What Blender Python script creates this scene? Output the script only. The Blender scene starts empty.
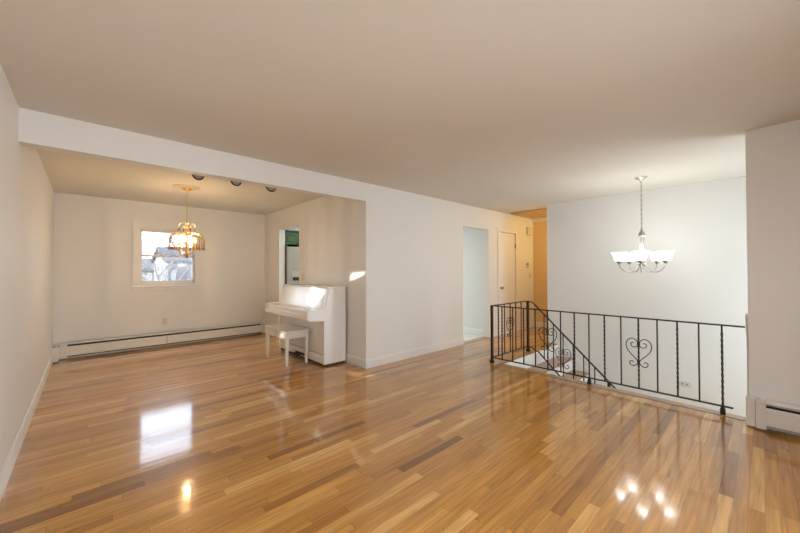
import bpy, bmesh, math, random
from mathutils import Vector, Matrix, geometry
random.seed(7)
SC = bpy.context.scene
C = SC.collection
PI = math.pi

# ------------------------------------------------------------------ camera
CAM_F, CAM_YAW, CAM_PITCH, CAM_ROLL, CAM_H = 336.931, .748, .012, -.003, 1.282
cd = bpy.data.cameras.new('camera'); cam = bpy.data.objects.new('camera', cd); C.objects.link(cam)
cd.sensor_width = 36; cd.sensor_fit = 'HORIZONTAL'; cd.lens = CAM_F / 800 * 36
cd.clip_start = .02; cd.clip_end = 300
fw = Vector((math.sin(CAM_YAW)*math.cos(CAM_PITCH), math.cos(CAM_YAW)*math.cos(CAM_PITCH), math.sin(CAM_PITCH)))
rt = Vector((math.cos(CAM_YAW), -math.sin(CAM_YAW), 0)); up = rt.cross(fw)
r2 = rt*math.cos(CAM_ROLL) + up*math.sin(CAM_ROLL); u2 = -rt*math.sin(CAM_ROLL) + up*math.cos(CAM_ROLL)
M = Matrix((r2, u2, -fw)).transposed().to_4x4(); M.translation = (0, 0, CAM_H)
cam.matrix_world = M
SC.camera = cam

# ------------------------------------------------------------------ view, world, sun, added area fills
SC.view_settings.view_transform = 'Standard'; SC.view_settings.look = 'None'
SC.view_settings.gamma = 1; SC.view_settings.use_curve_mapping = False
SC.view_settings.exposure = 0.0
W = bpy.data.worlds.new('world'); SC.world = W; W.use_nodes = True
wn = W.node_tree.nodes; wl = W.node_tree.links
bg = wn['Background']
wtc = wn.new('ShaderNodeTexCoord'); wsep = wn.new('ShaderNodeSeparateXYZ'); wr = wn.new('ShaderNodeValToRGB')
wl.new(wtc.outputs['Generated'], wsep.inputs[0]); wl.new(wsep.outputs['Z'], wr.inputs[0]); wl.new(wr.outputs[0], bg.inputs[0])
wr.color_ramp.elements[0].position = .0; wr.color_ramp.elements[0].color = (.90, .96, 1, 1)
wr.color_ramp.elements[1].position = .6; wr.color_ramp.elements[1].color = (.68, .80, 1, 1)
bg.inputs[1].default_value = 6.5

SUN_D = Vector((.35, .937, -.2126)).normalized()
sl = bpy.data.lights.new('sun', 'SUN'); so = bpy.data.objects.new('sun', sl); C.objects.link(so)
sl.energy = 18.0; sl.angle = .009; sl.color = (1, .93, .82)
so.rotation_euler = SUN_D.to_track_quat('-Z', 'Y').to_euler()

def area(name, loc, d, sx, sy, e, col, spread=PI):
    l = bpy.data.lights.new(name, 'AREA'); l.shape = 'RECTANGLE'; l.size = sx; l.size_y = sy; l.energy = e; l.color = col
    l.spread = spread
    o = bpy.data.objects.new(name, l); C.objects.link(o); o.location = loc
    o.rotation_euler = Vector(d).to_track_quat('-Z', 'Y').to_euler(); return o
def point(name, loc, e, col, r=.05):
    l = bpy.data.lights.new(name, 'POINT'); l.energy = e; l.color = col; l.shadow_soft_size = r
    o = bpy.data.objects.new(name, l); C.objects.link(o); o.location = loc; return o
area('front_fill_light', (1.7, -1.2, 1.2), (-.05, 1, -.20), 3.4, 1.4, 21, (.97, .97, 1), math.radians(125))  # broad fill added behind the camera; no window is built there
area('front_fill_light', (.5, -1.2, 1.3), (.15, 1, -.08), 1.4, 1.5, 25, (.95, .96, 1))  # second added fill on the left, also without a window
area('front_side_fill', (3.3, -1.1, 1.25), (-3.66, 2.6, -.25), 1.2, 1.2, 18, (.97, .98, 1), math.radians(70))  # narrow fill added to brighten the left wall
area('kitchen_fill', (4.3, 5.6, 2.38), (0, 0, -1), 1.6, 1.2, 46, (.90, .96, .95))  # panel added under the ceiling to light the kitchen
area('entry_fill', (5.1, -1.2, .6), (0, 1, 0), 1.2, 1.8, 38, (.86, .95, 1))  # fill added at the entry end; the wall there is closed

# ------------------------------------------------------------------ materials
def lin(c):
    return tuple(((v/255)/12.92 if v/255 <= .04045 else ((v/255+.055)/1.055)**2.4) for v in c) + (1,)
def pmat(name, col, rough=.5, metal=0, coat=0, emit=None, es=0, noise=0, nscale=40, bump=0):
    m = bpy.data.materials.new(name); m.use_nodes = True; n = m.node_tree.nodes; l = m.node_tree.links
    b = n['Principled BSDF']; b.inputs['Base Color'].default_value = col if len(col) == 4 else tuple(col)+(1,)
    b.inputs['Roughness'].default_value = rough; b.inputs['Metallic'].default_value = metal
    b.inputs['Coat Weight'].default_value = coat; b.inputs['Coat Roughness'].default_value = .05
    if emit: b.inputs['Emission Color'].default_value = tuple(emit)+(1,); b.inputs['Emission Strength'].default_value = es
    tc = n.new('ShaderNodeTexCoord'); nz = n.new('ShaderNodeTexNoise'); nz.inputs['Scale'].default_value = nscale
    nz.inputs['Detail'].default_value = 3; l.new(tc.outputs['Object'], nz.inputs['Vector'])
    if noise:
        mx = n.new('ShaderNodeMix'); mx.data_type = 'RGBA'
        c = b.inputs['Base Color'].default_value
        mx.inputs[6].default_value = [v*(1-noise) for v in c[:3]]+[1]; mx.inputs[7].default_value = [min(1, v*(1+noise)) for v in c[:3]]+[1]
        l.new(nz.outputs[0], mx.inputs[0]); l.new(mx.outputs[2], b.inputs['Base Color'])
    if bump:
        bp = n.new('ShaderNodeBump'); bp.inputs['Strength'].default_value = bump; bp.inputs['Distance'].default_value = .002
        l.new(nz.outputs[0], bp.inputs['Height']); l.new(bp.outputs[0], b.inputs['Normal'])
    return m
WALLC = (.815, .81, .785)
m_wall = pmat('wall_paint', WALLC, .55, noise=.012, nscale=3, bump=.05)
m_ceil = pmat('ceiling_paint', (.735, .705, .64), .8, noise=.01, nscale=2, bump=.05)
m_trim = pmat('trim_paint', (.84, .83, .81), .35, noise=.01, nscale=8)
m_iron = pmat('black_iron', (.018, .016, .016), .42, .3, noise=.2, nscale=60)
m_piano = pmat('white_lacquer', (.86, .84, .80), .22, coat=.35, noise=.01, nscale=5)
m_cream = pmat('cream_lacquer', (.80, .77, .69), .3, coat=.3, noise=.02, nscale=9)
m_gold = pmat('gold_metal', (.83, .55, .17), .28, 1, noise=.08, nscale=30)
m_nickel = pmat('brushed_nickel', (.50, .49, .46), .32, 1, noise=.06, nscale=80)
m_black = pmat('black_enamel', (.02, .018, .017), .4, noise=.1)
m_dark = pmat('dark_fins', (.035, .032, .03), .6, noise=.3, nscale=120)
m_heat = pmat('heater_enamel', (.78, .75, .70), .35, noise=.015, nscale=12)
m_plate = pmat('plate_plastic', (.70, .66, .58), .35, noise=.01)
m_slot = pmat('slot_dark', (.06, .05, .05), .6, noise=.1)
m_grey = pmat('lens_grey', (.5, .47, .44), .3, noise=.05)
m_green = pmat('green_cabinet', lin((74, 104, 62)), .4, noise=.12, nscale=14)
m_greend = pmat('green_groove', lin((38, 58, 30)), .5, noise=.12, nscale=14)
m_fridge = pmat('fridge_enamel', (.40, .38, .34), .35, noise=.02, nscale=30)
m_vinyl = pmat('pale_vinyl', (.72, .74, .72), .35, noise=.03, nscale=6)
m_plaster = pmat('plaster_beige', (.76, .66, .50), .6, noise=.05, nscale=20)
m_hallwall = pmat('lamplit_hall_paint', (.80, .58, .29), .55, noise=.012, nscale=3, bump=.05)  # orange of the hall lamplight put into this wall colour
m_chime = pmat('chime_beige', (.74, .64, .48), .5, noise=.02)
m_snow = pmat('snowy_lawn', (.15, .155, .165), .9, noise=.15, nscale=.6)
m_bark = pmat('bare_bark', (.09, .085, .08), .9, noise=.3, nscale=10)
m_roof = pmat('grey_shingle', (.028, .031, .040), .9, noise=.25, nscale=8)
m_housewhite = pmat('sunlit_gable_tone', (.22, .21, .20), .8, noise=.03, nscale=4)  # gable paler than the siding: its sunlight is put into the colour
m_pane_dark = pmat('far_pane', (.10, .13, .17), .15, noise=.2, nscale=2)
m_bulb = pmat('warm_bulb', (1, .85, .6), .4, emit=(1, .72, .38), es=9, noise=.01)
m_screw = pmat('steel_dark', (.2, .19, .18), .4, .8, noise=.1)

def siding(name, col):
    m = pmat(name, col, .8); n = m.node_tree.nodes; l = m.node_tree.links; b = n['Principled BSDF']
    tc = n.new('ShaderNodeTexCoord'); wv = n.new('ShaderNodeTexWave'); wv.bands_direction = 'Z'; wv.wave_profile = 'SAW'
    wv.inputs['Scale'].default_value = 1.6; l.new(tc.outputs['Object'], wv.inputs[0])
    mx = n.new('ShaderNodeMix'); mx.data_type = 'RGBA'; mx.inputs[6].default_value = [v*.8 for v in col]+[1]; mx.inputs[7].default_value = list(col)+[1]
    l.new(wv.outputs[1], mx.inputs[0]); l.new(mx.outputs[2], b.inputs['Base Color']); return m
m_siding = siding('lilac_siding', (.055, .056, .068)); m_siding2 = siding('grey_siding', (.05, .054, .064))

def floor_mat(name, w=.060, L=.85, bright=1.0, coat=1.0):
    m = bpy.data.materials.new(name); m.use_nodes = True; n = m.node_tree.nodes; l = m.node_tree.links
    b = n['Principled BSDF']
    tc = n.new('ShaderNodeTexCoord'); sp = n.new('ShaderNodeSeparateXYZ'); l.new(tc.outputs['Object'], sp.inputs[0])
    def mt(op, a, c=None, d=None):
        q = n.new('ShaderNodeMath'); q.operation = op
        for i, v in enumerate((a, c, d)):
            if v is None: continue
            if isinstance(v, (int, float)): q.inputs[i].default_value = v
            else: l.new(v, q.inputs[i])
        return q.outputs[0]
    X, Y = sp.outputs['X'], sp.outputs['Y']
    vy = mt('DIVIDE', mt('ADD', Y, 10.013), w); row = mt('FLOOR', vy); fy = mt('FRACT', vy)
    wn1 = n.new('ShaderNodeTexWhiteNoise'); wn1.noise_dimensions = '1D'; l.new(row, wn1.inputs['W'])
    # length differs from row to row
    ln = mt('MULTIPLY_ADD', wn1.outputs['Value'], .7, .65)
    ux = mt('DIVIDE', mt('ADD', mt('MULTIPLY_ADD', wn1.outputs['Value'], 37.7, X), 20), mt('MULTIPLY', ln, L))
    # uneven board lengths within a row
    colm = mt('FLOOR', ux); fx = mt('FRACT', ux)
    cv = n.new('ShaderNodeCombineXYZ'); l.new(row, cv.inputs[0]); l.new(colm, cv.inputs[1])
    wn2 = n.new('ShaderNodeTexWhiteNoise'); wn2.noise_dimensions = '2D'; l.new(cv.outputs[0], wn2.inputs['Vector'])
    ramp = n.new('ShaderNodeValToRGB'); l.new(wn2.outputs['Value'], ramp.inputs[0])
    cols = [(0, (.20, .082, .018)), (.05, (.34, .150, .034)), (.15, (.46, .215, .048)), (.5, (.53, .260, .060)), (.85, (.59, .305, .078)), (1, (.72, .43, .15))]
    e = ramp.color_ramp.elements
    e[0].position, e[0].color = cols[0][0], cols[0][1]+(1,)
    e[1].position, e[1].color = cols[-1][0], cols[-1][1]+(1,)
    for p, c in cols[1:-1]:
        x = e.new(p); x.color = c+(1,)
    # grain, shifted for every board
    sc = n.new('ShaderNodeVectorMath'); sc.operation = 'MULTIPLY'; l.new(tc.outputs['Object'], sc.inputs[0]); sc.inputs[1].default_value = (2.2, 34, 1)
    of = n.new('ShaderNodeVectorMath'); of.operation = 'MULTIPLY_ADD'; l.new(wn2.outputs['Color'], of.inputs[0]); of.inputs[1].default_value = (60, 60, 60); l.new(sc.outputs[0], of.inputs[2])
    nz = n.new('ShaderNodeTexNoise'); nz.inputs['Scale'].default_value = 1.3; nz.inputs['Detail'].default_value = 5; nz.inputs['Distortion'].default_value = .6
    l.new(of.outputs[0], nz.inputs['Vector'])
    g = n.new('ShaderNodeMapRange'); l.new(nz.outputs[0], g.inputs[0]); g.inputs[1].default_value = .3; g.inputs[2].default_value = .7; g.inputs[3].default_value = .78; g.inputs[4].default_value = 1.24
    # knots and mineral streaks
    nk = n.new('ShaderNodeTexNoise'); nk.inputs['Scale'].default_value = .9; nk.inputs['Detail'].default_value = 2; l.new(of.outputs[0], nk.inputs['Vector'])
    k = n.new('ShaderNodeMapRange'); l.new(nk.outputs[0], k.inputs[0]); k.inputs[1].default_value = .66; k.inputs[2].default_value = .76; k.inputs[3].default_value = 1; k.inputs[4].default_value = .55
    # seams
    s1 = mt('LESS_THAN', mt('ABSOLUTE', mt('SUBTRACT', fy, .5)), .487)
    s2 = mt('LESS_THAN', mt('ABSOLUTE', mt('SUBTRACT', fx, .5)), .4985)
    seam = mt('MULTIPLY_ADD', mt('MULTIPLY', s1, s2), .5, .5)
    f = mt('MULTIPLY', mt('MULTIPLY', mt('MULTIPLY', g.outputs[0], k.outputs[0]), seam), bright)
    vm = n.new('ShaderNodeVectorMath'); vm.operation = 'SCALE'; l.new(ramp.outputs[0], vm.inputs[0]); l.new(f, vm.inputs['Scale'])
    l.new(vm.outputs[0], b.inputs['Base Color'])
    b.inputs['Roughness'].default_value = .32
    b.inputs['Coat Weight'].default_value = coat; b.inputs['Coat Roughness'].default_value = .085; b.inputs['Coat IOR'].default_value = 1.5; b.inputs['Specular IOR Level'].default_value = .15
    nb = n.new('ShaderNodeTexNoise'); nb.inputs['Scale'].default_value = 5; nb.inputs['Detail'].default_value = 2; l.new(tc.outputs['Object'], nb.inputs['Vector'])
    # boards cup a little across their width
    cup = mt('MULTIPLY', mt('POWER', mt('ABSOLUTE', mt('SUBTRACT', fy, .5)), 2), 1.0)
    hgt = mt('ADD', mt('MULTIPLY', nb.outputs[0], .5), mt('ADD', cup, mt('MULTIPLY', wn2.outputs['Value'], .15)))
    bp = n.new('ShaderNodeBump'); bp.inputs['Strength'].default_value = .25; bp.inputs['Distance'].default_value = .0016
    l.new(hgt, bp.inputs['Height']); l.new(bp.outputs[0], b.inputs['Coat Normal'])
    return m
m_floor = floor_mat('oak_strip_floor')
m_oak = pmat('oak_nosing', (.40, .22, .10), .3, coat=.6, noise=.18, nscale=10)
m_tread = pmat('oak_tread', (.40, .21, .10), .3, coat=.5, noise=.2, nscale=9)
m_dark_wood = pmat('dark_wood', (.10, .055, .03), .5, noise=.2, nscale=12)
m_hatch = pmat('attic_plywood', (.60, .42, .21), .6, noise=.5, nscale=9)

def mixmat(name, build):
    m = bpy.data.materials.new(name); m.use_nodes = True; n = m.node_tree.nodes; l = m.node_tree.links
    n.remove(n['Principled BSDF']); out = n['Material Output']; l.new(build(n, l), out.inputs[0]); return m
def b_glass(n, l):
    t = n.new('ShaderNodeBsdfTransparent'); t.inputs[0].default_value = (.96, .98, 1, 1)
    g = n.new('ShaderNodeBsdfGlossy'); g.inputs['Roughness'].default_value = .02
    nz = n.new('ShaderNodeTexNoise'); nz.inputs['Scale'].default_value = 2
    fr = n.new('ShaderNodeFresnel'); fr.inputs[0].default_value = 1.45
    x = n.new('ShaderNodeMixShader'); l.new(fr.outputs[0], x.inputs[0]); l.new(t.outputs[0], x.inputs[1]); l.new(g.outputs[0], x.inputs[2]); return x.outputs[0]
m_glass = mixmat('window_glass', b_glass)
def b_cry(tint, tr=.35):
    def f(n, l):
        t = n.new('ShaderNodeBsdfTransparent'); t.inputs[0].default_value = tint+(1,)
        g = n.new('ShaderNodeBsdfGlossy'); g.inputs['Roughness'].default_value = .08; g.inputs[0].default_value = (.75, .68, .55, 1)
        d = n.new('ShaderNodeBsdfTranslucent'); d.inputs[0].default_value = (tint[0]*.42, tint[1]*.34, tint[2]*.24, 1)
        a = n.new('ShaderNodeMixShader'); a.inputs[0].default_value = .5; l.new(d.outputs[0], a.inputs[1]); l.new(g.outputs[0], a.inputs[2])
        tc = n.new('ShaderNodeTexCoord'); nz = n.new('ShaderNodeTexNoise'); nz.inputs['Scale'].default_value = 90; l.new(tc.outputs['Object'], nz.inputs[0])
        mr = n.new('ShaderNodeMapRange'); l.new(nz.outputs[0], mr.inputs[0]); mr.inputs[3].default_value = 1-tr-.25; mr.inputs[4].default_value = 1-tr+.25
        x = n.new('ShaderNodeMixShader'); l.new(mr.outputs[0], x.inputs[0]); l.new(t.outputs[0], x.inputs[1]); l.new(a.outputs[0], x.inputs[2]); return x.outputs[0]
    return f
m_crystal = mixmat('clear_crystal', b_cry((1, .94, .82), .22))
m_amber = mixmat('amber_crystal', b_cry((.95, .30, .06), .1))
m_shade = pmat('frosted_lit_shade', (.9, .88, .84), .5, emit=(1, .93, .82), es=2.0, noise=.01)
m_dome = pmat('lit_dome_glass', (.9, .85, .75), .5, emit=(1, .75, .4), es=3, noise=.01)

# ------------------------------------------------------------------ mesh helpers
class MB:
    def __init__(s): s.bm = bmesh.new()
    def box(s, a, b, bev=0, seg=2):
        x0, y0, z0 = [min(p, q) for p, q in zip(a, b)]; x1, y1, z1 = [max(p, q) for p, q in zip(a, b)]
        v = [s.bm.verts.new(p) for p in ((x0,y0,z0),(x1,y0,z0),(x1,y1,z0),(x0,y1,z0),(x0,y0,z1),(x1,y0,z1),(x1,y1,z1),(x0,y1,z1))]
        fs = [s.bm.faces.new([v[i] for i in q]) for q in ((3,2,1,0),(4,5,6,7),(0,1,5,4),(1,2,6,5),(2,3,7,6),(3,0,4,7))]
        if bev:
            es = list({e for f in fs for e in f.edges})
            bmesh.ops.bevel(s.bm, geom=es, offset=bev, segments=seg, affect='EDGES', profile=.5)
        return s
    def prism(s, pts, axis, a, b):
        """pts: 2-D outline in the two other axes (in x,y,z order), pushed from a to b along axis"""
        def P(p, t):
            q = list(p); q.insert('XYZ'.index(axis), t); return q
        n = len(pts)
        A = [s.bm.verts.new(P(p, a)) for p in pts]; B = [s.bm.verts.new(P(p, b)) for p in pts]
        s.bm.faces.new(A); s.bm.faces.new(B[::-1])
        for i in range(n): s.bm.faces.new((A[i], B[i], B[(i+1) % n], A[(i+1) % n]))
        return s
    def tube(s, pts, r, seg=8, closed=False, sq=False, twist=0, caps=True):
        pts = [Vector(p) for p in pts]; n = len(pts); rings = []
        rr = r if isinstance(r, (list, tuple)) else [r]*n
        t0 = (pts[1]-pts[0]).normalized(); ref = Vector((0, 0, 1)) if abs(t0.z) < .9 else Vector((0, 1, 0))
        u = t0.cross(ref).normalized(); k = 4 if sq else seg; ang0 = PI/4 if sq else 0
        for i, p in enumerate(pts):
            a = pts[(i-1) % n] if (i or closed) else p; c = pts[(i+1) % n] if (i < n-1 or closed) else p
            t = (c-a).normalized(); u = (u - t*u.dot(t)).normalized(); w = t.cross(u)
            R = rr[i]*(math.sqrt(2) if sq else 1)
            rings.append([s.bm.verts.new(p + (u*math.cos(q)+w*math.sin(q))*R) for q in [2*PI*j/k + ang0 + twist*i for j in range(k)]])
        for i in range(n if closed else n-1):
            A, B = rings[i], rings[(i+1) % n]
            for j in range(k): s.bm.faces.new((A[j], A[(j+1) % k], B[(j+1) % k], B[j]))
        if caps and not closed: s.bm.faces.new(rings[0][::-1]); s.bm.faces.new(rings[-1])
        return s
    def lathe(s, prof, c=(0, 0, 0), seg=24, axis='Z'):
        c = Vector(c); rings = []
        ax = {'Z': lambda r, h, a: Vector((r*math.cos(a), r*math.sin(a), h)), 'Y': lambda r, h, a: Vector((r*math.sin(a), h, r*math.cos(a))),
              'X': lambda r, h, a: Vector((h, r*math.cos(a), r*math.sin(a)))}[axis]
        for r, h in prof:
            if r < 1e-6: rings.append([s.bm.verts.new(c+ax(0, h, 0))])
            else: rings.append([s.bm.verts.new(c+ax(r, h, 2*PI*j/seg)) for j in range(seg)])
        for A, B in zip(rings, rings[1:]):
            for j in range(seg):
                q = [A[j % len(A)], A[(j+1) % len(A)], B[(j+1) % len(B)], B[j % len(B)]]
                u = []
                for x in q:
                    if x not in u: u.append(x)
                if len(u) > 2: s.bm.faces.new(u)
        return s
    def gem(s, c, r, h, seg=6):
        return s.lathe([(0, -h), (r, 0), (0, h*.7)], c, seg)
    def build(s, name, mat, parent=None, smooth=False, **kw):
        bm = s.bm; bmesh.ops.recalc_face_normals(bm, faces=bm.faces)
        me = bpy.data.meshes.new(name); bm.to_mesh(me); bm.free(); me.materials.append(mat)
        if smooth:
            for p in me.polygons: p.use_smooth = True
            me.set_sharp_from_angle(angle=math.radians(40))
        o = bpy.data.objects.new(name, me); C.objects.link(o)
        if parent:
            o.parent = parent
            if parent.type == 'EMPTY': o.matrix_parent_inverse = Matrix.Translation(parent.location).inverted()
        for k, v in kw.items(): o[k] = v
        return o
def empty(name, loc, **kw):
    o = bpy.data.objects.new(name, None); o.empty_display_size = .1; C.objects.link(o); o.location = loc
    for k, v in kw.items(): o[k] = v
    return o
def copy_thing(o, off, **kw):
    c = o.copy(); C.objects.link(c); c.location = o.location + Vector(off)
    for k, v in kw.items(): c[k] = v
    def rec(a, b):
        for ch in list(a.children):
            if ch is b: continue
            d = ch.copy(); C.objects.link(d); d.parent = b; d.matrix_parent_inverse = ch.matrix_parent_inverse.copy(); rec(ch, d)
    rec(o, c); return c
ST = dict(kind='structure')

# ------------------------------------------------------------------ room shell
XL, YB, YB2, XP, XP2, YD = -.361, 3.554, 3.674, 2.689, 2.809, 7.016
XQ, YQ, XR, XW, XE = 4.028, .09, 4.129, 5.983, 7.442
FE = 4.17            # edge of the floor at the stair opening
SE = 2.43            # top of the stairs
H = 2.44; YF = -1.3
TH = .12
LOW = -1.14

MB().box((XL-.1, YF-.1, -.05), (FE, YD+.1, 0)).box((FE, SE, -.05), (XE+.1, YB+.06, 0)).box((XW+.12, -.5, -.05), (XE+.1, SE, 0)).build('floor', m_floor, **ST)
MB().box((XP2, YB2-.06, .0), (5.9, YD, .006)).build('floor_kitchen', m_vinyl, **ST)
MB().box((XL-.1, YF-.1, H), (XE+.1, YD+.1, H+.05)).build('ceiling', m_ceil, **ST)
MB().box((XL-.1, YF-.1, -.05), (XL, YD+.1, H)).build('wall_left', m_wall, **ST)
# back wall of the dining area with the window hole
WX0, WX1, WZ0, WZ1 = .615, 1.435, 1.06, 2.01
MB().box((XL, YD, 0), (WX0, YD+.12, H)).box((WX1, YD, 0), (5.9, YD+.12, H)).box((WX0, YD, 0), (WX1, YD+.12, WZ0)).box((WX0, YD, WZ1), (WX1, YD+.12, H)).build('wall_back', m_wall, **ST)
# kitchen partition with the open doorway
KY0, KY1, KZ = 5.47, 6.306, 2.08
MB().box((XP, YB2, 0), (XP2, KY0, H)).box((XP, KY1, 0), (XP2, YD, H)).box((XP, KY0, KZ), (XP2, KY1, H)).build('wall_kitchen', m_wall, **ST)
# long middle wall, running on to the left as the header over the dining opening
DX0, DX1, DZ = 4.79, 5.60, 2.062
CX0, CX1, CZ = 5.965, 6.625, 2.055
MB().box((XL, YB, 2.2), (XP, YB2, H)).box((XP, YB, 0), (DX0, YB2, H)).box((DX0, YB, DZ), (DX1, YB2, H)).box((DX1, YB, 0), (CX0, YB2, H))\
    .box((CX0, YB, CZ), (CX1, YB2, H)).box((CX1, YB, 0), (XE, YB2, H)).box((CX0-.02, YB2, 0), (CX1+.02, YB2+.02, H)).build('wall_middle', m_wall, **ST)
MB().box((5.68, YB2, 0), (5.8, YD, H)).build('wall_kitchen_right', m_wall, **ST)
MB().box((XE, -.5, -.05), (XE+.1, YB2, H)).build('wall_hall_end', m_hallwall, **ST)
MB().box((XW, YF, LOW-.05), (XW+.12, 2.605, H)).build('wall_stair', m_wall, **ST)
MB().box((XW+.12, -.6, 0), (XE, -.5, H)).build('wall_hall_rear', m_hallwall, **ST)
MB().box((XQ, YF, 0), (4.148, YQ, H)).build('wall_pier', m_wall, **ST)
MB().box((4.05, YF, LOW-.05), (FE, SE+.1, -.051)).build('wall_below_landing', m_wall, **ST)
MB().box((4.05, SE+.012, LOW-.05), (XW+.12, SE+.1, -.051)).build('wall_below_hall', m_wall, **ST)
MB().box((XE-.028, 2.0, 2.372), (XE-.001, YB-.001, H-.001), .006).build('trim_4', m_trim, **ST)
MB().box((FE, YF, LOW-.05), (XW, 1.2, LOW)).build('floor_entry', m_floor, **ST)
# front wall behind the camera: unseen holes, shaped to lay the sun patches in the room
def front_wall():
    outer = [(XL-.1, LOW-.05), (XW+.2, LOW-.05), (XW+.2, H), (XL-.1, H)]
    holes = [[(.150, 2.155), (.225, 2.04), (.36, 2.20), (.235, 2.365)],
             [(.738, 2.324), (.863, 2.340), (.863, 2.373), (.738, 2.43)],
             [(-.225, 1.66), (-.185, 1.66), (-.185, 1.76), (-.225, 1.76)],
             [(.56, 1.095), (.86, 1.020), (.86, 1.040), (.56, 1.127)],
             [(2.89, .945), (2.95, .98), (3.00, 1.03), (2.93, .99)]]
    polys = [outer]+holes; flat = [p for q in polys for p in q]
    tris = geometry.tessellate_polygon([[Vector((x, z, 0)) for x, z in q] for q in polys])
    bm = bmesh.new(); ys = (YF, YF-.02); V = [[bm.verts.new((x, y, z)) for x, z in flat] for y in ys]
    for t in tris:
        for s in V:
            try: bm.faces.new([s[i] for i in t])
            except ValueError: pass
    k = 0
    for q in polys:
        for i in range(len(q)):
            a, b = k+i, k+(i+1) % len(q); bm.faces.new((V[0][a], V[0][b], V[1][b], V[1][a]))
        k += len(q)
    mb = MB(); mb.bm.free(); mb.bm = bm; mb.build('wall_front', m_wall, **ST)
front_wall()

# baseboards: a flat board under a small rounded cap
def base_prof(t=.014, h=.118): return [(0, 0), (t, 0), (t, h-.022), (t*.75, h-.016), (t*.75, h-.008), (t*.35, h), (0, h)]
def base_y(name, x, y0, y1, sgn, h=.118):  # along Y on a wall whose face is x, facing sgn
    MB().prism([(x+sgn*a, z) for a, z in base_prof(h=h)], 'Y', y0, y1).build(name, m_trim, **ST)
def base_x(name, y, x0, x1, sgn, h=.118):
    MB().prism([(y+sgn*a, z) for a, z in base_prof(h=h)], 'X', x0, x1).build(name, m_trim, **ST)
base_y('baseboard_left', XL, YF, 6.735, 1)
base_x('baseboard_middle', YB, XP-.014, DX0, -1)
base_y('baseboard_kitchen', XP, YB, KY0, -1)
base_x('baseboard_door', YB, DX1, CX0-.06, -1)
base_x('baseboard_hall', YB, CX1+.065, XE, -1)
base_y('baseboard_hall_end', XE, -.5, YB, -1)
base_y('baseboard_kitchen_right', 5.68, YB2, YD, -1)
base_y('baseboard_pier', 4.148, YF, YQ, 1)
# little corner block at the end of the pier
MB().prism([(4.04, 0), (4.135, 0), (4.135, .10), (4.12, .13), (4.05, .13), (4.04, .12)], 'Y', YQ, YQ+.018).build('baseboard_pier_end', m_trim, **ST)
# stub board on the pier end, where the rail lands
MB().box((4.062, YQ+.0, .131), (4.142, YQ+.012, .75), .003).box((4.058, YQ, .75), (4.146, YQ+.018, .905), .003).build('trim_1', m_trim, **ST)
# oak nosing round the stair opening
MB().box((FE-.085, YQ+.02, 0), (FE+.018, SE, .004), .0015).box((FE+.018, SE-.0, 0.0), (XW, SE+.06, .004), .0015).build('trim_2', m_oak, **ST)
MB().box((FE-.002, YQ, -.2), (FE+.006, SE, -.012)).build('trim_3', m_trim, **ST)

# ------------------------------------------------------------------ window
def window():
    w = empty('window_1', (1.02, YD, 1.0), kind='structure')
    y = YD
    c = MB()  # mitred-look casing in two steps
    X0, X1, Z1 = .537, 1.503, 2.115
    for i, t in ((0, .014), (.014, .022)):
        c.box((X0+i, y-t, 1.03), (.625-i*.3, y, Z1-i)); c.box((1.428+i*.3, y-t, 1.03), (X1-i, y, Z1-i))
        c.box((.625-i*.3, y-t, 2.0+i*.3), (1.428+i*.3, y, Z1-i))
    c.build('casing', m_trim, w)
    MB().box((.52, y-.05, 1.015), (1.52, y+.02, 1.04), .004).box((.545, y-.016, .965), (1.495, y, 1.015), .003).build('sill', m_trim, w)
    f = MB(); f.box((WX0, y+.005, 1.04), (.645, y+.11, WZ1)).box((1.42, y+.005, 1.04), (WX1, y+.11, WZ1)).box((WX0, y+.005, 1.98), (WX1, y+.11, WZ1)).box((WX0, y+.005, WZ0), (WX1, y+.11, 1.075))
    f.build('window_frame', m_trim, w)
    for (z0, z1, yy, nm) in ((1.075, 1.56, y+.03, 'lower'), (1.53, 1.98, y+.065, 'upper')):
        s = MB(); r = .024
        s.box((.645, yy, z0), (.645+r, yy+.03, z1)).box((1.42-r, yy, z0), (1.42, yy+.03, z1)).box((.645, yy, z0), (1.42, yy+.03, z0+(.045 if nm == 'lower' else .038))).box((.645, yy, z1-.034), (1.42, yy+.03, z1))
        o = s.build('sash', m_trim, w)
        MB().box((.66, yy+.012, z0+.02), (1.405, yy+.016, z1-.02)).build('pane', m_glass, o)
        if nm == 'lower': MB().box((1.00, yy-.012, z1-.004), (1.06, yy+.015, z1+.012), .003).build('sash_lock', m_trim, o)
window()

# ------------------------------------------------------------------ closet door in the middle wall
def door():
    d = empty('door_1', ((CX0+CX1)/2, YB, 0), kind='structure')
    c = MB()
    for i, t in ((0, .012), (.012, .018)):
        c.box((CX0-.06+i, YB-t, 0), (CX0+.008-i*.3, YB, CZ+.06-i)).box((CX1-.008+i*.3, YB-t, 0), (CX1+.06-i, YB, CZ+.06-i)).box((CX0+.008-i*.3, YB-t, CZ-.008+i*.3), (CX1-.008+i*.3, YB, CZ+.06-i))
    c.build('casing', m_trim, d)
    MB().box((CX0+.012, YB+.004, .014), (CX1-.012, YB+.04, CZ-.014), .002).build('door_panel', m_trim, d)
    h = MB().lathe([(0, 0), (.03, 0), (.03, -.006), (.012, -.01), (.011, -.03), (.022, -.036), (.028, -.048), (.024, -.06), (0, -.064)], (CX0+.075, YB+.004, .93), 20, 'Y')
    h.build('door_handle', m_nickel, d, True)
    for z in (.28, 1.79):
        b = MB().box((CX1-.018, YB-.004, z-.05), (CX1+.002, YB+.004, z+.05), .002)
        for k in range(3): b.tube([(CX1-.008, YB-.006, z-.05+k*.034), (CX1-.008, YB-.006, z-.05+k*.034+.031)], .006, 8)
        b.build('hinge', m_black, d)
door()
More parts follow.
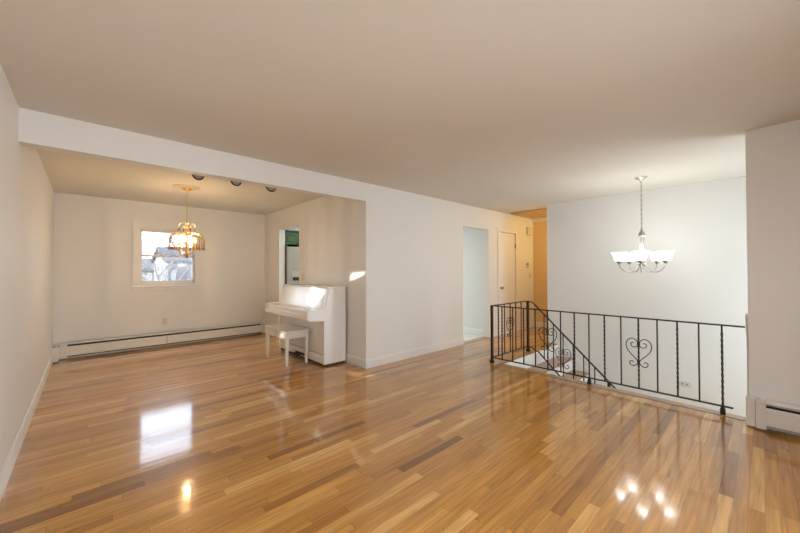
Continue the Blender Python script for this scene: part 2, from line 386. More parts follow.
# metal edge strip under the doorway to the kitchen
MB().box((DX0, YB-.012, 0), (DX1, YB2, .0065), .002).build('threshold_1', m_oak, **ST)

# ------------------------------------------------------------------ staircase
def stairs():
    st = empty('staircase', (5.08, SE, 0), label='oak and white staircase going down behind the black iron railing', category='staircase')
    rise, run = .19, .24
    for k in range(1, 6):
        y1 = SE-(k-1)*run; y0 = y1-run
        MB().box((FE+.007, y0-.018, -rise*k-.026), (XW-.02, y1-.002, -rise*k), .005).build('tread', m_tread, st)
    for k in range(1, 7):
        y1 = SE-(k-1)*run
        MB().box((FE+.007, y1-.013, -rise*k), (XW-.02, y1-.001, -rise*(k-1)-.027 if k > 1 else .0)).build('riser', m_trim, st)
    for x0, x1 in ((XW-.018, XW-.001),):
        a = lambda y, o: (y-SE)*rise/run+o
        yb = SE-6*run-.05
        MB().prism([(SE+.17, .118), (SE+.085, .118), (yb, a(yb, .055)), (yb, LOW+.002), (SE-5.0*run, LOW+.002), (SE+.008, -.26), (SE+.008, .006), (SE+.17, .006)], 'X', x0, x1).build('skirt_board', m_trim, st)
stairs()

# ------------------------------------------------------------------ iron railing
def arc(c, r0, r1, a0, a1, n=10):
    return [(c[0]+(r0+(r1-r0)*i/n)*math.cos(math.radians(a0+(a1-a0)*i/n)), c[1]+(r0+(r1-r0)*i/n)*math.sin(math.radians(a0+(a1-a0)*i/n))) for i in range(n+1)]
def railing():
    r = empty('iron_railing', (XR, 2.573, 0), label='black wrought iron railing with twisted bars and heart scrolls around the stair opening', category='railing')
    T, B = .789, .074; Y0 = 2.573; XS = 5.12
    zt = lambda y: .679+.948*(y-2.361)
    cap = MB().box((XR-.015, YQ+.02, T-.006), (XR+.015, Y0+.012, T+.007), .003)
    cap.build('top_rail', m_iron, r)
    MB().box((XR-.013, .19, B-.006), (XR+.013, Y0, B+.006), .003).build('bottom_rail', m_iron, r)
    # return rail whose top sweeps down into the stair handrail
    path = [(XR, Y0), (XS-.05, Y0), (XS-.015, Y0-.012), (XS, Y0-.05)]
    def sweep(path, w, h):
        mb = MB(); rings = []
        pts = [Vector(p) for p in path]
        for i, p in enumerate(pts):
            t = (pts[min(i+1, len(pts)-1)]-pts[max(i-1, 0)]).normalized(); s = Vector((t.y, -t.x, 0)).normalized(); u = s.cross(t).normalized()
            rings.append([mb.bm.verts.new(p+s*a*w/2+u*b*h/2) for a, b in ((-1, -1), (1, -1), (1, 1), (-1, 1))])
        for A, Bq in zip(rings, rings[1:]):
            for j in range(4): mb.bm.faces.new((A[j], A[(j+1) % 4], Bq[(j+1) % 4], Bq[j]))
        mb.bm.faces.new(rings[0]); mb.bm.faces.new(rings[-1]); return mb
    zq = lambda y, o: o + (0 if y > 2.50 else (-.012 if y > 2.47 else (-.035 if y > 2.44 else zt(y)-T)))
    top = [(XR, Y0, T), (4.9, Y0, T), (XS-.04, Y0, T), (XS-.01, Y0-.012, T), (XS, Y0-.035, T), (XS, 2.50, T-.002), (XS, 2.475, T-.010), (XS, 2.45, T-.026), (XS, 2.42, T-.054), (XS, 2.38, zt(2.38)), (XS, 2.0, zt(2.0)), (XS, 1.32, zt(1.32))]
    sweep(top, .03, .013).build('handrail', m_iron, r, True)
    bo = .675
    bot = [(XR, Y0, B), (4.9, Y0, B), (XS-.04, Y0, B), (XS-.01, Y0-.012, B), (XS, Y0-.035, B), (XS, 2.50, B-.002), (XS, 2.475, B-.008), (XS, 2.45, B-.022), (XS, 2.42, B-.046), (XS, 2.38, zt(2.38)-bo), (XS, 2.03, zt(2.03)-bo)]
    sweep(bot, .026, .012).build('lower_stair_rail', m_iron, r, True)
    def bar(x, y, z0, z1, tw):
        if tw:
            n = 60; za, zb = z0+.06, z1-.06
            pts = [(x, y, z0)]+[(x, y, za+(zb-za)*i/n) for i in range(n+1)]+[(x, y, z1)]
            mb = MB(); rr = .0066; k = 4; rings = []
            for i, p in enumerate(pts):
                a0 = PI/4+ (0 if i == 0 else (i-1)*(6.5*PI/n) if i <= n+1 else 6.5*PI)
                rings.append([mb.bm.verts.new((x+rr*1.41*math.cos(a0+j*PI/2), y+rr*1.41*math.sin(a0+j*PI/2), p[2])) for j in range(4)])
            for A, Bq in zip(rings, rings[1:]):
                for j in range(4): mb.bm.faces.new((A[j], A[(j+1) % 4], Bq[(j+1) % 4], Bq[j]))
            mb.bm.faces.new(rings[0]); mb.bm.faces.new(rings[-1])
            return mb.build('baluster', m_iron, r)
        return MB().box((x-.0058, y-.0058, z0), (x+.0058, y+.0058, z1)).build('baluster', m_iron, r)
    def foot(mb, x, y, z=0, w=.02):
        mb.prism([(x-w, y-w), (x+w, y-w), (x+w, y+w), (x-w, y+w)], 'Z', z, z+.035); mb.lathe([(w*1.2, .035), (w*.8, .06), (0, .062)], (x, y, z), 12)
    for k in range(1, 16):
        y = Y0-.1545*k
        bar(XR, y, .0 if k in (8, 15) else B, T, k % 2 == 1)
        if k in (8, 15):
            m = MB(); foot(m, XR, y, .004, .017); m.build('foot', m_iron, r)
    def post(x, y, z0, z1, w):
        m = MB().box((x-w, y-w, z0), (x+w, y+w, z1)); foot(m, x, y, z0, w*1.5); m.build('post', m_iron, r)
    post(XR, Y0, .0, T, .0145); post(XS, Y0-.03, 0, T, .016)
    post(XS, 1.418, -.949, zt(1.418), .016)
    for i, x in enumerate((4.297, 4.461, 4.625, 4.79, 4.96)): bar(x, Y0, B, T, i % 2 == 0)
    for i in range(6):
        y = 2.285-.139*i; bar(XS, y, zt(y)-bo if y > 2.03 else -.19*math.ceil((2.43-y)/.24)+.002, zt(y), False)
    # heart scroll: (offset across, height) for one half, mirrored
    upper = [(.002, .346), (.03, .378), (.06, .41), (.09, .446), (.106, .485), (.108, .515), (.100, .545), (.082, .567), (.060, .577), (.036, .572), (.016, .556), (.006, .53), (.008, .508), (.024, .492), (.046, .490), (.064, .503), (.066, .524), (.052, .536), (.040, .530)]
    lower = [(.003, .346), (.010, .325), (.026, .306), (.048, .297), (.070, .305), (.078, .324), (.070, .342), (.054, .344), (.048, .332)]
    def smooth(p, n=3):
        out = []; q = [p[0]]+p+[p[-1]]
        for i in range(1, len(q)-2):
            for j in range(n):
                t = j/n; out.append(tuple(.5*((2*q[i][c])+(-q[i-1][c]+q[i+1][c])*t+(2*q[i-1][c]-5*q[i][c]+4*q[i+1][c]-q[i+2][c])*t*t+(-q[i-1][c]+3*q[i][c]-3*q[i+1][c]+q[i+2][c])*t**3) for c in (0, 1)))
        return out+[p[-1]]
    def heart(x, y, dz, ax):
        m = MB()
        for s in (-1, 1):
            for c in (upper, lower):
                m.tube([((x+s*a) if ax == 'X' else x, (y+s*a) if ax == 'Y' else y, z+dz) for a, z in smooth(c)], .0048, 6)
        for z in (.525, .346): m.box((x-.012, y-.012, z+dz-.012), (x+.012, y+.012, z+dz+.012), .003)
        m.build('heart_scroll', m_iron, r, True)
    heart(XR, Y0-.1545*5, 0, 'Y'); heart(XR, Y0-.1545*11, 0, 'Y')
    heart(XS, 2.007, -.448, 'Y'); heart(4.625, Y0, 0, 'X')
railing()

# ------------------------------------------------------------------ piano
def piano():
    p = empty('upright_piano', (2.4, 4.71, 0), label='white lacquered upright piano standing against the wall beside the open doorway', category='piano')
    Y0, Y1 = 3.98, 5.39
    prof = [(2.651, .03), (2.651, 1.045), (2.390, 1.045), (2.322, .77), (2.345, .765), (2.345, .62), (2.311, .60), (2.311, .03)]
    for y in (Y0, Y1-.03): MB().prism(prof, 'Y', y, y+.03).build('side_panel', m_piano, p)
    MB().box((2.60, Y0+.03, .04), (2.645, Y1-.03, 1.03)).build('back', m_piano, p)
    MB().box((2.33, Y0+.012, 0.004), (2.64, Y1-.012, .03)).build('base_shadow', m_dark, p)  # dark strip drawing the shadow line under the cabinet
    MB().box((2.375, Y0+.004, 1.045), (2.655, Y1-.004, 1.063), .005).build('top_lid', m_piano, p)
    # leaning music panel
    MB().prism([(2.366, 1.043), (2.388, 1.043), (2.320, .766), (2.288, .766)], 'Y', Y0+.006, Y1-.006).build('music_panel', m_piano, p)
    for y in (Y0+.11, Y1-.11): MB().lathe([(0, 0), (.006, 0), (.005, -.006), (0, -.007)], (2.342, y, .93), 10, 'X').build('panel_pin', m_gold, p)
    # key bed, closed fallboard and end blocks
    MB().box((2.082, Y0+.06, .625), (2.345, Y1-.06, .70), .008).build('key_bed', m_piano, p)
    MB().box((2.10, Y0+.062, .69), (2.345, Y1-.062, .766), .012, 3).build('fallboard', m_piano, p)
    MB().box((2.070, Y0+.06, .640), (2.086, Y1-.06, .705), .004).build('key_slip', m_piano, p)
    for y in (Y0+.001, Y1-.062): MB().prism([(2.345, .61), (2.345, .782), (2.12, .782), (2.085, .776), (2.071, .755), (2.068, .72), (2.070, .655), (2.085, .632), (2.15, .62)], 'Y', y, y+.061).build('key_block', m_piano, p)
    MB().box((2.30, Y0+.03, .60), (2.345, Y1-.03, .624), .006).box((2.315, Y0+.03, .575), (2.345, Y1-.03, .60), .004).build('key_bed_moulding', m_piano, p)
    MB().box((2.322, Y0+.03, .155), (2.345, Y1-.03, .60), .003).build('lower_panel', m_piano, p)
    MB().box((2.313, Y0+.03, .032), (2.345, Y1-.03, .148), .004).build('bottom_rail', m_piano, p)
    for y in (4.60, 4.675, 4.75):
        m = MB().tube([(2.33, y, .068), (2.27, y, .066), (2.235, y, .058), (2.225, y, .052)], [.008, .009, .014, .008], 8); m.build('pedal', m_black, p, True)
    MB().box((2.31, 4.53, .045), (2.316, 4.82, .085)).build('pedal_plate', m_black, p)
    for y in (Y0+.1, Y1-.1):
        for x in (2.38, 2.60): MB().lathe([(0, 0), (.02, 0), (.02, .004), (0, .004)], (x, y, 0), 12).build('caster', m_dark, p)
piano()
def bench():
    b = empty('piano_bench', (2.115, 4.70, 0), label='cream white wooden bench with square tapered legs in front of the piano', category='bench')
    x0, x1, y0, y1 = 1.95, 2.28, 4.35, 5.05
    MB().box((x0-.012, y0-.012, .447), (x1+.012, y1+.012, .468), .005).build('seat', m_cream, b)
    MB().box((x0+.012, y0+.012, .36), (x0+.03, y1-.012, .447)).box((x1-.03, y0+.012, .36), (x1-.012, y1-.012, .447)).box((x0+.012, y0+.012, .36), (x1-.012, y0+.03, .447)).box((x0+.012, y1-.03, .36), (x1-.012, y1-.012, .447)).build('apron', m_cream, b)
    for x in (x0, x1-.045):
        for y in (y0, y1-.045):
            m = MB(); cx, cy = x+.0225, y+.0225
            v = []
            for z, w in ((0, .014), (.34, .0225), (.447, .0225)): v.append([m.bm.verts.new((cx+a*w, cy+c*w, z)) for a, c in ((-1, -1), (1, -1), (1, 1), (-1, 1))])
            for A, B in zip(v, v[1:]):
                for j in range(4): m.bm.faces.new((A[j], A[(j+1) % 4], B[(j+1) % 4], B[j]))
            m.bm.faces.new(v[0]); m.bm.faces.new(v[-1]); m.build('leg', m_cream, b)
bench()

# ------------------------------------------------------------------ baseboard heaters
def heater_back():
    h = empty('baseboard_heater', (1.15, YD-.04, 0), label='long white baseboard heater along the back wall below the window', category='heater', group='baseboard heaters')
    y0 = YD-.08; xa, xb = -.28, 2.60
    for a, b in ((xa, 1.0), (1.006, xb)):
        MB().box((a, y0, .045), (b, y0+.006, .176), .002).prism([(y0, .176), (y0+.006, .176), (y0+.014, .184), (y0+.006, .184)], 'X', a, b).build('front_cover', m_heat, h)
    MB().box((xa, y0+.02, .222), (xb, YD, .232)).prism([(y0+.005, .212), (y0+.025, .232), (YD, .232), (YD, .222), (y0+.03, .222)], 'X', xa, xb).build('top_cover', m_heat, h)
    MB().box((xa, y0+.03, .06), (xb, YD-.012, .17)).build('fin_element', m_dark, h)
    MB().box((xa, YD-.012, .02), (xb, YD-.001, .222)).build('back_plate', m_dark, h)
    MB().box((xb, y0-.006, .01), (XP-.002, YD, .236), .004).build('end_cap', m_heat, h)
    MB().box((xa-.075, y0-.006, .01), (xa+.07, YD, .236), .004).build('end_cap', m_heat, h)
    m = MB().box((XL+.001, 6.735, .016), (XL+.072, 6.74+.2, .215), .003); m.build('corner_box', m_heat, h)
    MB().box((XL+.02, 6.75, .215), (XL+.028, 6.92, .218)).box((XL+.062, 6.77, .215), (XL+.074, 6.92, .2175)).build('corner_slot', m_dark, h)
heater_back()
def heater_pier():
    h = empty('baseboard_heater', (XQ-.04, -.6, 0), label='white baseboard heater with wide end cap below the pier wall at right', category='heater', group='baseboard heaters')
    x0 = XQ-.078
    MB().box((x0, YF+.02, .042), (x0+.006, .0, .172), .002).prism([(x0, .172), (x0+.006, .172), (x0+.014, .18), (x0+.006, .182)], 'Y', YF+.02, 0).build('front_cover', m_heat, h)
    MB().prism([(x0+.002, .214), (x0+.02, .240), (XQ, .240), (XQ, .230), (x0+.026, .230), (x0+.010, .212)], 'Y', YF+.02, 0).build('top_cover', m_heat, h)
    MB().box((x0+.025, YF+.02, .06), (XQ-.012, 0, .17)).build('fin_element', m_dark, h)
    MB().box((XQ-.012, YF+.02, .02), (XQ-.001, 0, .23)).build('back_plate', m_dark, h)
    MB().box((x0+.02, YF+.02, .198), (x0+.045, 0, .203)).build('damper', m_heat, h)
    MB().box((x0-.004, .055, .014), (XQ-.001, .108, .241), .003).build('end_cap', m_heat, h)
    MB().box((x0-.010, -.004, .010), (XQ-.001, .054, .212), .003).box((x0-.004, -.004, .212), (XQ-.001, .054, .241), .002).build('end_cap', m_heat, h)
heater_pier()

# ------------------------------------------------------------------ crystal chandelier in the dining area
def chain(x, y, z1, z0, mat, parent, link=.03, r=.0022):
    m = MB(); n = int((z1-z0)/(link*.78)); 
    for i in range(n):
        zc = z1-(i+.5)*(z1-z0)/n; pts = []
        for j in range(10):
            a = 2*PI*j/10; u = .008*math.cos(a); w = link*.5*math.sin(a)
            pts.append((x+(u if i % 2 else 0), y+(0 if i % 2 else u), zc+w))
        m.tube(pts, r, 5, closed=True)
    m.tube([(x+.002, y+.002, z1), (x-.002, y+.001, (z0+z1)/2), (x+.002, y, z0)], .0022, 5)
    return m.build('chain', mat, parent, True)
def crystal():
    cx, cy = 1.005, 5.40
    m = MB().lathe([(0, H), (.165, H), (.168, H-.006), (.155, H-.012), (.14, H-.009), (.125, H-.014), (.08, H-.011), (.07, H-.018), (0, H-.018)], (cx, cy, 0), 48)
    m.build('ceiling_medallion', m_plaster, None, True, label='round cream plaster medallion on the ceiling above the crystal chandelier', category='medallion')
    c = empty('crystal_chandelier', (cx, cy, 1.47), label='small gold chandelier with clear and amber crystal strands in front of the window', category='chandelier', )
    MB().lathe([(0, H-.018), (.055, H-.018), (.058, H-.028), (.045, H-.04), (.022, H-.052), (.010, H-.062), (0, H-.064)], (cx, cy, 0), 24).build('canopy', m_gold, c, True)
    chain(cx, cy, H-.06, 1.95, m_gold, c)
    MB().lathe([(0, 1.955), (.012, 1.95), (.018, 1.93), (.010, 1.90), (.026, 1.87), (.012, 1.84), (.03, 1.80), (.034, 1.785), (.014, 1.76), (.014, 1.60), (.022, 1.58), (.01, 1.55), (.006, 1.50), (0, 1.495)], (cx, cy, 0), 16).build('stem', m_gold, c, True)
    for i in range(8):
        a = 2*PI*i/8+.2; ca, sa = math.cos(a), math.sin(a)
        P = lambda r, z: (cx+r*ca, cy+r*sa, z)
        o = MB().tube([P(.012, 1.925), P(.05, 1.945), P(.085, 1.935), P(.104, 1.905), P(.102, 1.885)], .0035, 6).build('crown_arm', m_crystal, c, True)
        MB().gem(P(.102, 1.856), .011, .026).build('amber_drop', m_amber, o)
    MB().tube([(cx+.175*math.cos(2*PI*j/32), cy+.175*math.sin(2*PI*j/32), 1.765) for j in range(32)], .004, 6, closed=True).tube([(cx+.12*math.cos(2*PI*j/32), cy+.12*math.sin(2*PI*j/32), 1.635) for j in range(32)], .003, 6, closed=True).build('ring_frame', m_gold, c, True)
    for i in range(6):
        a = 2*PI*i/6+.15; ca, sa = math.cos(a), math.sin(a); P = lambda r, z: (cx+r*ca, cy+r*sa, z)
        o = MB().tube([P(.012, 1.62), P(.05, 1.605), P(.095, 1.615), P(.105, 1.645)], .0045, 6).lathe([(.006, 0), (.02, .006), (.012, .012), (.01, .04), (0, .041)], P(.105, 1.64), 10).build('candle_arm', m_gold, c, True)
        MB().lathe([(0, 0), (.010, .008), (.014, .024), (.010, .042), (0, .062)], P(.105, 1.682), 12).build('bulb', m_bulb, o, True)
    n = 32
    for i in range(n):     # arched outer strands with amber tips
        a = 2*PI*i/n; ca, sa = math.cos(a), math.sin(a); P = lambda r, z: (cx+r*ca, cy+r*sa, z)
        m = MB(); pth = [(.06, 1.793), (.09, 1.802), (.12, 1.803), (.148, 1.798), (.172, 1.785), (.190, 1.765), (.202, 1.742), (.208, 1.717), (.210, 1.692), (.210, 1.667), (.210, 1.642), (.210, 1.62)]
        for r, z in pth: m.gem(P(r, z), .0095, .0125)
        o = m.build('crystal_strand', m_crystal, c)
        MB().gem(P(.210, 1.594), .013, .022).build('amber_drop', m_amber, o)
    for i in range(18):    # basket underneath
        a = 2*PI*i/18+.1; ca, sa = math.cos(a), math.sin(a); P = lambda r, z: (cx+r*ca, cy+r*sa, z)
        m = MB()
        for r, z in [(.155, 1.64), (.147, 1.617), (.137, 1.595), (.122, 1.575), (.104, 1.558), (.085, 1.542), (.066, 1.528), (.047, 1.515), (.028, 1.505)]: m.gem(P(r, z), .008, .012)
        m.build('crystal_strand', m_crystal, c)
    MB().lathe([(0, 1.5), (.010, 1.496), (.019, 1.482), (.014, 1.468), (0, 1.460)], (cx, cy, 0), 14).build('amber_finial', m_amber, c, True)
    point('crystal_chandelier_light', (cx, cy, 1.72), 54, (1, .69, .36), .03)
    point('crystal_chandelier_light', (cx, cy, 1.90), 4, (1, .66, .30), .05)
crystal()

# ------------------------------------------------------------------ eyeball spotlights in the dining ceiling
SPOTS = [(.972, 4.58, 'round black rimmed ceiling spotlight, leftmost of three behind the beam'),
         (1.395, 4.575, 'middle black rimmed ceiling spotlight of the three behind the beam'),
         (1.852, 4.59, 'round black rimmed ceiling spotlight, rightmost of three behind the beam')]
sx, sy, lb = SPOTS[0]
s0 = empty('ceiling_spotlight', (sx, sy, H), label=lb, category='spotlight', group='ceiling spotlights behind the beam')
MB().lathe([(.088, 0), (.09, -.004), (.078, -.010), (.070, -.008), (.070, 0)], (sx, sy, H), 28).build('trim_ring', m_black, s0, True)
def eyeball():
    d = Vector((-.45, -.75, -.62)).normalized(); q = d.to_track_quat('Z', 'Y').to_matrix()
    def ring(prof):
        mb = MB().lathe(prof, (0, 0, 0), 26)
        for v in mb.bm.verts: v.co = q @ (v.co*.92) + Vector((sx, sy, H+.006))
        return mb
    ring([(.0, -.05), (.05, -.045), (.068, -.015), (.072, .02), (.070, .045), (.056, .047), (.054, .036)]).build('eyeball_housing', m_black, s0, True)
    ring([(0, .026), (.054, .036), (.056, .034), (0, .02)]).build('lens', m_grey, s0, True)
eyeball()
for x, y, lb in SPOTS[1:]: copy_thing(s0, (x-sx, y-sy, 0), label=lb)

# ------------------------------------------------------------------ five-light chandelier over the stairs
def nickel():
    cx, cy = 5.08, 1.028
    c = empty('five_light_chandelier', (cx, cy, 1.26), label='brushed nickel chandelier with five lit white bell shades over the stairs', category='chandelier')
    MB().lathe([(0, H), (.066, H), (.067, H-.008), (.045, H-.02), (.02, H-.032), (.010, H-.045), (0, H-.046)], (cx, cy, 0), 24).build('canopy', m_nickel, c, True)
    chain(cx, cy, H-.04, 1.79, m_nickel, c, .036, .003)
    MB().lathe([(0, 1.80), (.008, 1.795), (.012, 1.785), (.016, 1.77), (.034, 1.735), (.040, 1.71), (.036, 1.70), (0, 1.70)], (cx, cy, 0), 20).build('top_bell', m_nickel, c, True)
    m = MB()
    for k in range(3):
        a = 2*PI*k/3+.3; m.tube([(cx+.02*math.cos(a), cy+.02*math.sin(a), 1.70), (cx+.02*math.cos(a), cy+.02*math.sin(a), 1.36)], .005, 8)
    m.build('column', m_nickel, c, True)
    MB().lathe([(0, 1.375), (.03, 1.37), (.045, 1.358), (.045, 1.348), (.03, 1.335), (.014, 1.325), (.010, 1.305), (0, 1.295)], (cx, cy, 0), 20).build('hub', m_nickel, c, True)
    base = math.atan2(-cy, -cx)
    for k in range(5):
        a = base+2*PI*k/5-math.radians(3); ca, sa = math.cos(a), math.sin(a); P = lambda r, z: (cx+r*ca, cy+r*sa, z)
        pr = [(.03, 1.352), (.045, 1.335), (.065, 1.30), (.09, 1.275), (.118, 1.260), (.150, 1.255), (.182, 1.264), (.210, 1.285), (.235, 1.315), (.242, 1.35), (.245, 1.375)]
        o = MB().tube([P(r, z) for r, z in pr], .0062, 8).build('arm', m_nickel, c, True)
        MB().lathe([(0, -.03), (.010, -.03), (.02, -.02), (.032, .0), (.034, .012), (.02, .014), (0, .014)], P(.245, 1.385), 18).build('shade_holder', m_nickel, o, True)
        MB().lathe([(.02, 0), (.046, .001), (.054, .010), (.058, .034), (.063, .06), (.072, .085), (.086, .104), (.093, .110), (.090, .112), (.083, .106), (.068, .087), (.059, .062), (.054, .034), (.050, .012), (.044, .005), (.02, .004)], P(.245, 1.392), 28).build('lamp_shade', m_shade, o, True)
        MB().lathe([(0, 0), (.012, .002), (.014, .02), (.028, .05), (.030, .068), (.02, .088), (0, .095)], P(.245, 1.398), 14).build('bulb', m_shade, o, True)
        point('stair_chandelier_light', P(.245, 1.56), 2.2, (.97, 1, 1), .05)
nickel()

# ------------------------------------------------------------------ hall: hatch, added lamp, chime, thermostat, switch
def hatch():
    h = empty('attic_hatch', (6.72, 3.08, H), label='wooden attic hatch panel in the hall ceiling', category='attic hatch')
    MB().box((6.30, 2.72, H-.008), (7.14, 3.42, H-.001)).build('hatch_panel', m_hatch, h)
    f = MB()
    f.box((6.265, 2.68, H-.02), (6.305, 3.46, H), .003).box((7.135, 2.68, H-.02), (7.18, 3.46, H), .003).box((6.265, 3.415, H-.02), (7.18, 3.46, H), .003).box((6.265, 2.68, H-.02), (7.18, 2.725, H), .003)
    f.build('hatch_frame', m_hatch, h)
hatch()
hl = empty('added_hall_light', (6.75, 1.9, H), label='small round lit ceiling lamp added out of sight in the hall behind the stair wall', category='ceiling light')  # unseen lamp, added to give the hall its orange light
MB().lathe([(0, 0), (.12, 0), (.125, -.012), (.10, -.02), (0, -.02)], (6.75, 1.9, H), 24).build('base_plate', m_nickel, hl, True)
MB().lathe([(.10, -.02), (.095, -.05), (.06, -.08), (0, -.092)], (6.75, 1.9, H), 24).build('lamp_shade', m_dome, hl, True)
point('hall_fill_light', (7.02, 2.22, 2.12), 26, (1, .70, .30), .06)  # added warm light, set apart from the unseen lamp

MB().box((7.10, YB-.055, 2.062), (7.30, YB-.001, 2.235), .006).build('door_chime', m_chime, None, label='beige box door chime high on the hall wall', category='door chime')
th = empty('thermostat', (7.13, YB, 1.39), label='small thermostat on the hall wall above the light switch', category='thermostat')
MB().box((7.085, YB-.022, 1.33), (7.175, YB-.001, 1.45), .006).build('cover', m_plate, th)
MB().box((7.10, YB-.024, 1.395), (7.16, YB-.0225, 1.435)).build('display', m_slot, th)
MB().box((7.115, YB-.026, 1.34), (7.145, YB-.0225, 1.36)).build('dial', m_slot, th)

def plate(name, c, nrm, gang, what, label, cat, w=.072, h=.117, horizontal=False):
    """wall plate centred at c on a wall whose outward normal is nrm ('-Y' or '-X')"""
    e = empty(name, c, label=label, category=cat)
    W_ = w+(gang-1)*.046; hh = h
    if horizontal: W_, hh = h+.01, w
    def bx(u0, u1, z0, z1, t0, t1, nm, mat, bev=0, par=e):
        if nrm == '-Y': return MB().box((c[0]+u0, c[1]-t1, c[2]+z0), (c[0]+u1, c[1]-t0, c[2]+z1), bev).build(nm, mat, par)
        return MB().box((c[0]-t1, c[1]+u0, c[2]+z0), (c[0]-t0, c[1]+u1, c[2]+z1), bev).build(nm, mat, par)
    bx(-W_/2, W_/2, -hh/2, hh/2, .001, .0072 if not horizontal else .011, 'cover_plate', m_plate, .002)
    for g in range(gang):
        u = (g-(gang-1)/2)*.046
        if what == 'outlet':
            for s in (-1, 1):
                if horizontal: cu, cz = s*.025, 0
                else: cu, cz = u, s*.022
                so_ = bx(cu-.015, cu+.015, cz-.014, cz+.014, .0072, .0095 if not horizontal else .0125, 'socket', m_plate, .001)
                if horizontal: bx(cu-.007, cu+.007, cz-.009, cz+.009, .0125, .0132, 'slots', m_slot, 0, e)
                else:
                    for q in (-.006, .006): bx(cu+q-.0015, cu+q+.0015, cz-.004, cz+.006, .0096, .0102, 'slot', m_slot, 0, e)
        else:
            bx(u-.005, u+.005, -.012, .012, .0072, .012, 'toggle', m_plate, .001); bx(u-.003, u+.003, .0, .012, .012, .02, 'toggle_tip', m_slot if nrm == '-Y' else m_plate)
    return e
plate('light_switch', (7.27, YB, 1.16), '-Y', 1, 'switch', 'light switch plate on the hall wall below the thermostat', 'light switch')
plate('light_switch', (XP, 5.325, 1.18), '-X', 2, 'switch', 'double light switch plate beside the kitchen doorway above the piano', 'light switch')
plate('wall_outlet', (.985, YD, .425), '-Y', 1, 'outlet', 'beige wall outlet above the baseboard heater on the back wall', 'outlet')
plate('wall_outlet', (XW, .745, -.277), '-X', 1, 'outlet', 'outlet plate low on the stair wall seen through the railing', 'outlet', horizontal=True)

# ------------------------------------------------------------------ kitchen things glimpsed through the doorway
def kitchen():
    f = empty('refrigerator', (3.22, 6.64, .006), label='white refrigerator under the green cabinet through the kitchen doorway', category='refrigerator')
    x0, x1 = 2.845, 3.60
    MB().box((x0, 6.36, .03), (x1, 6.98, 1.765), .008).build('body', m_fridge, f)
    MB().box((x0, 6.34, .01), (x1, 6.9, .03)).build('kick_plate', m_black, f)
    d = MB().box((x0, 6.30, .06), (3.20, 6.355, 1.76), .01).build('door', m_fridge, f); MB().box((3.206, 6.30, .06), (x1, 6.355, 1.76), .01).build('door', m_fridge, f)
    q = MB().box((2.945, 6.294, 1.01), (3.13, 6.30, 1.27), .003).build('water_dispenser', m_grey, f)
    MB().box((2.96, 6.290, 1.09), (3.115, 6.2945, 1.16)).build('recess', m_black, q)
    MB().box((2.97, 6.288, 1.02), (3.105, 6.2945, 1.08), .002).build('tray', m_fridge, q)
    for x in (3.18, 3.226): MB().tube([(x, 6.30, .5), (x, 6.26, .53), (x, 6.26, 1.5), (x, 6.30, 1.53)], .009, 8).build('handle', m_fridge, f, True)
    c = empty('kitchen_cabinet', (3.3, 6.6, 1.8), label='green upper kitchen cabinet with arched door panels above the refrigerator', category='cabinet')
    MB().box((2.812, 6.33, 1.80), (3.62, YD-.003, 2.06)).build('body', m_green, c)
    MB().box((2.812, 6.29, 2.045), (3.64, 6.36, 2.075), .006).build('crown', m_greend, c)
    for a, b in ((2.825, 3.075), (3.085, 3.335)):
        o = MB().box((a, 6.31, 1.808), (b, 6.329, 2.04), .004).build('door', m_green, c)
        n = 8; X0, X1 = a+.03, b-.035; mid = (a+b)/2
        arch = [(X0+(X1-X0)*i/n, 1.995-.022*((i/n-.5)*2)**2) for i in range(n+1)]
        MB().prism([(X1, 1.845), (X0, 1.845)]+arch, 'Y', 6.306, 6.3105).build('groove', m_greend, o)
        ins = [(X0+.012+(X1-X0-.024)*i/n, 1.982-.02*((i/n-.5)*2)**2) for i in range(n+1)]
        MB().prism([(X1-.012, 1.858), (X0+.012, 1.858)]+ins, 'Y', 6.303, 6.3065).build('raised_panel', m_green, o)
        MB().lathe([(0, 0), (.006, 0), (.006, -.012), (.012, -.016), (.012, -.022), (0, -.026)], (b-.018, 6.31, 1.835), 12, 'Y').build('knob', m_black, o, True)
    MB().box((2.812, 6.28, .006), (2.838, YD-.003, 1.797)).build('side_board', m_dark_wood, c)
kitchen()

# ------------------------------------------------------------------ outdoors, behind the dining window
MB().box((-40, 8.5, -1.75), (60, 90, -1.6)).build('ground', m_snow, **ST)
def house(name, x0, x1, y0, y1, zb, ze, zr, wall, gable, lab, wins, eave=.35):
    h = empty(name, ((x0+x1)/2, (y0+y1)/2, zb), label=lab, category='house', group='houses across the yard')
    MB().box((x0+.04, y0, zb), (x1, y1, ze)).build('wall', wall, h)
    ym = (y0+y1)/2
    MB().prism([(y0, zb), (y1, zb), (y1, ze), (ym, zr-.15), (y0, ze)], 'X', x0-.02, x0+.05).build('gable_wall', gable, h)
    t = .16
    MB().prism([(y0-eave, ze-.1), (ym, zr), (y1+eave, ze-.1), (y1+eave, ze-.1-t), (ym, zr-t), (y0-eave, ze-.1-t)], 'X', x0-.22, x1+.3).build('roof', m_roof, h)
    for (a, b, c, d) in wins:
        fr = MB().box((a-.035, y0-.05, c-.035), (b+.035, y0, d+.035)).build('window', m_housewhite, h)
        MB().box((a, y0-.07, c), (b, y0-.051, d)).build('pane', m_pane_dark, fr)
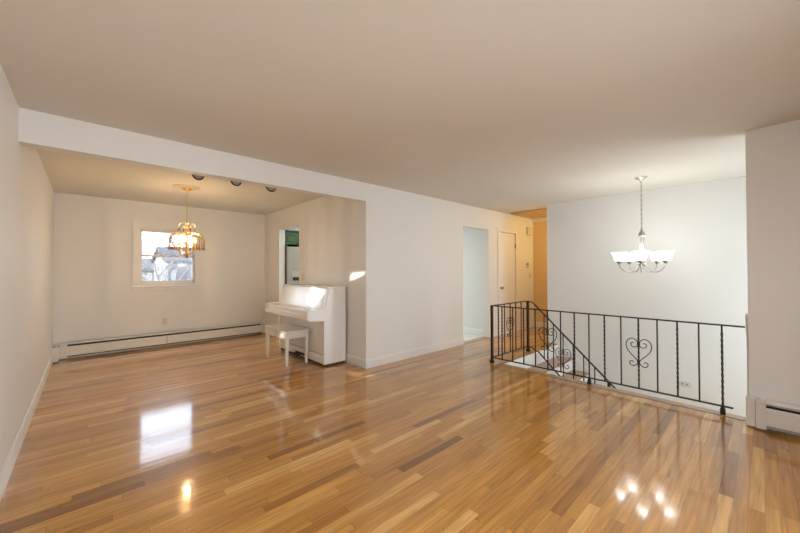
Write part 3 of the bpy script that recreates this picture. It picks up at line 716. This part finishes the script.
house('neighbour_house', 3.62, 12, 25, 30.5, -1.6, 2.10, 2.95, m_siding, m_housewhite, 'lilac grey house with gable end coloured as sunlit seen through the right of the window',
      [(4.18, 4.36, 1.62, 1.92), (4.44, 4.62, 1.62, 1.92), (3.86, 4.02, .75, 1.3), (5.3, 5.6, 1.5, 1.9)])
house('neighbour_house', -3.5, 4.2, 32, 38, -1.6, 1.55, 2.35, m_siding2, m_siding2, 'grey house behind the bare tree seen through the left of the window',
      [(2.75, 3.0, .5, 1.1), (3.4, 3.6, .5, 1.1), (3.9, 4.1, .5, 1.1)])
def tree(x, y, zb, hgt, lab, seed, r0=.06):
    random.seed(seed)
    e = empty('bare_tree', (x, y, zb), label=lab, category='tree', group='bare trees outside')
    m = MB(); tr = MB()
    tr.tube([(x, y, zb), (x+.05, y, zb+hgt*.2), (x-.03, y+.05, zb+hgt*.42)], [r0, r0*.8, r0*.65], 8)
    def br(p, d, L, r, dep):
        pts = [p]; rr = [r]
        for i in range(3):
            d = (d+Vector((random.uniform(-.25, .25), random.uniform(-.25, .25), random.uniform(-.05, .2)))).normalized()
            p = p+d*L/3; pts.append(p); rr.append(r*(1-.22*(i+1)))
        m.tube(pts, [max(v, .006) for v in rr], 5, caps=False)
        if dep > 0:
            for k in range(3 if dep > 1 else 4):
                q = pts[random.choice((1, 2, 3))]
                nd = (d+Vector((random.uniform(-.9, .9), random.uniform(-.9, .9), random.uniform(-.2, .7)))).normalized()
                br(q, nd, L*random.uniform(.6, .8), r*.5, dep-1)
    for k in range(6):
        a = k*1.05; br(Vector((x-.03, y+.05, zb+hgt*(.28+.025*k))), Vector((math.cos(a), math.sin(a), .8)).normalized(), hgt*.24, r0*.5, 4)
    tr.build('trunk', m_bark, e, True); m.build('branches', m_bark, e)
tree(2.2, 17, -1.6, 6.5, 'bare tree with thin branches at the left of the window view', 3)
tree(1.55, 21, -1.6, 5.5, 'smaller bare tree farther off behind the larger one', 9, .05)
MB().box((4.2, 22.8, -1.6), (5.6, 23.6, .35)).prism([(4.2, .35), (5.6, .35), (5.45, .62), (4.4, .66)], 'Y', 22.8, 23.6).build('garden_shed', m_housewhite, None, label='small white shed in front of the lilac grey house', category='shed')
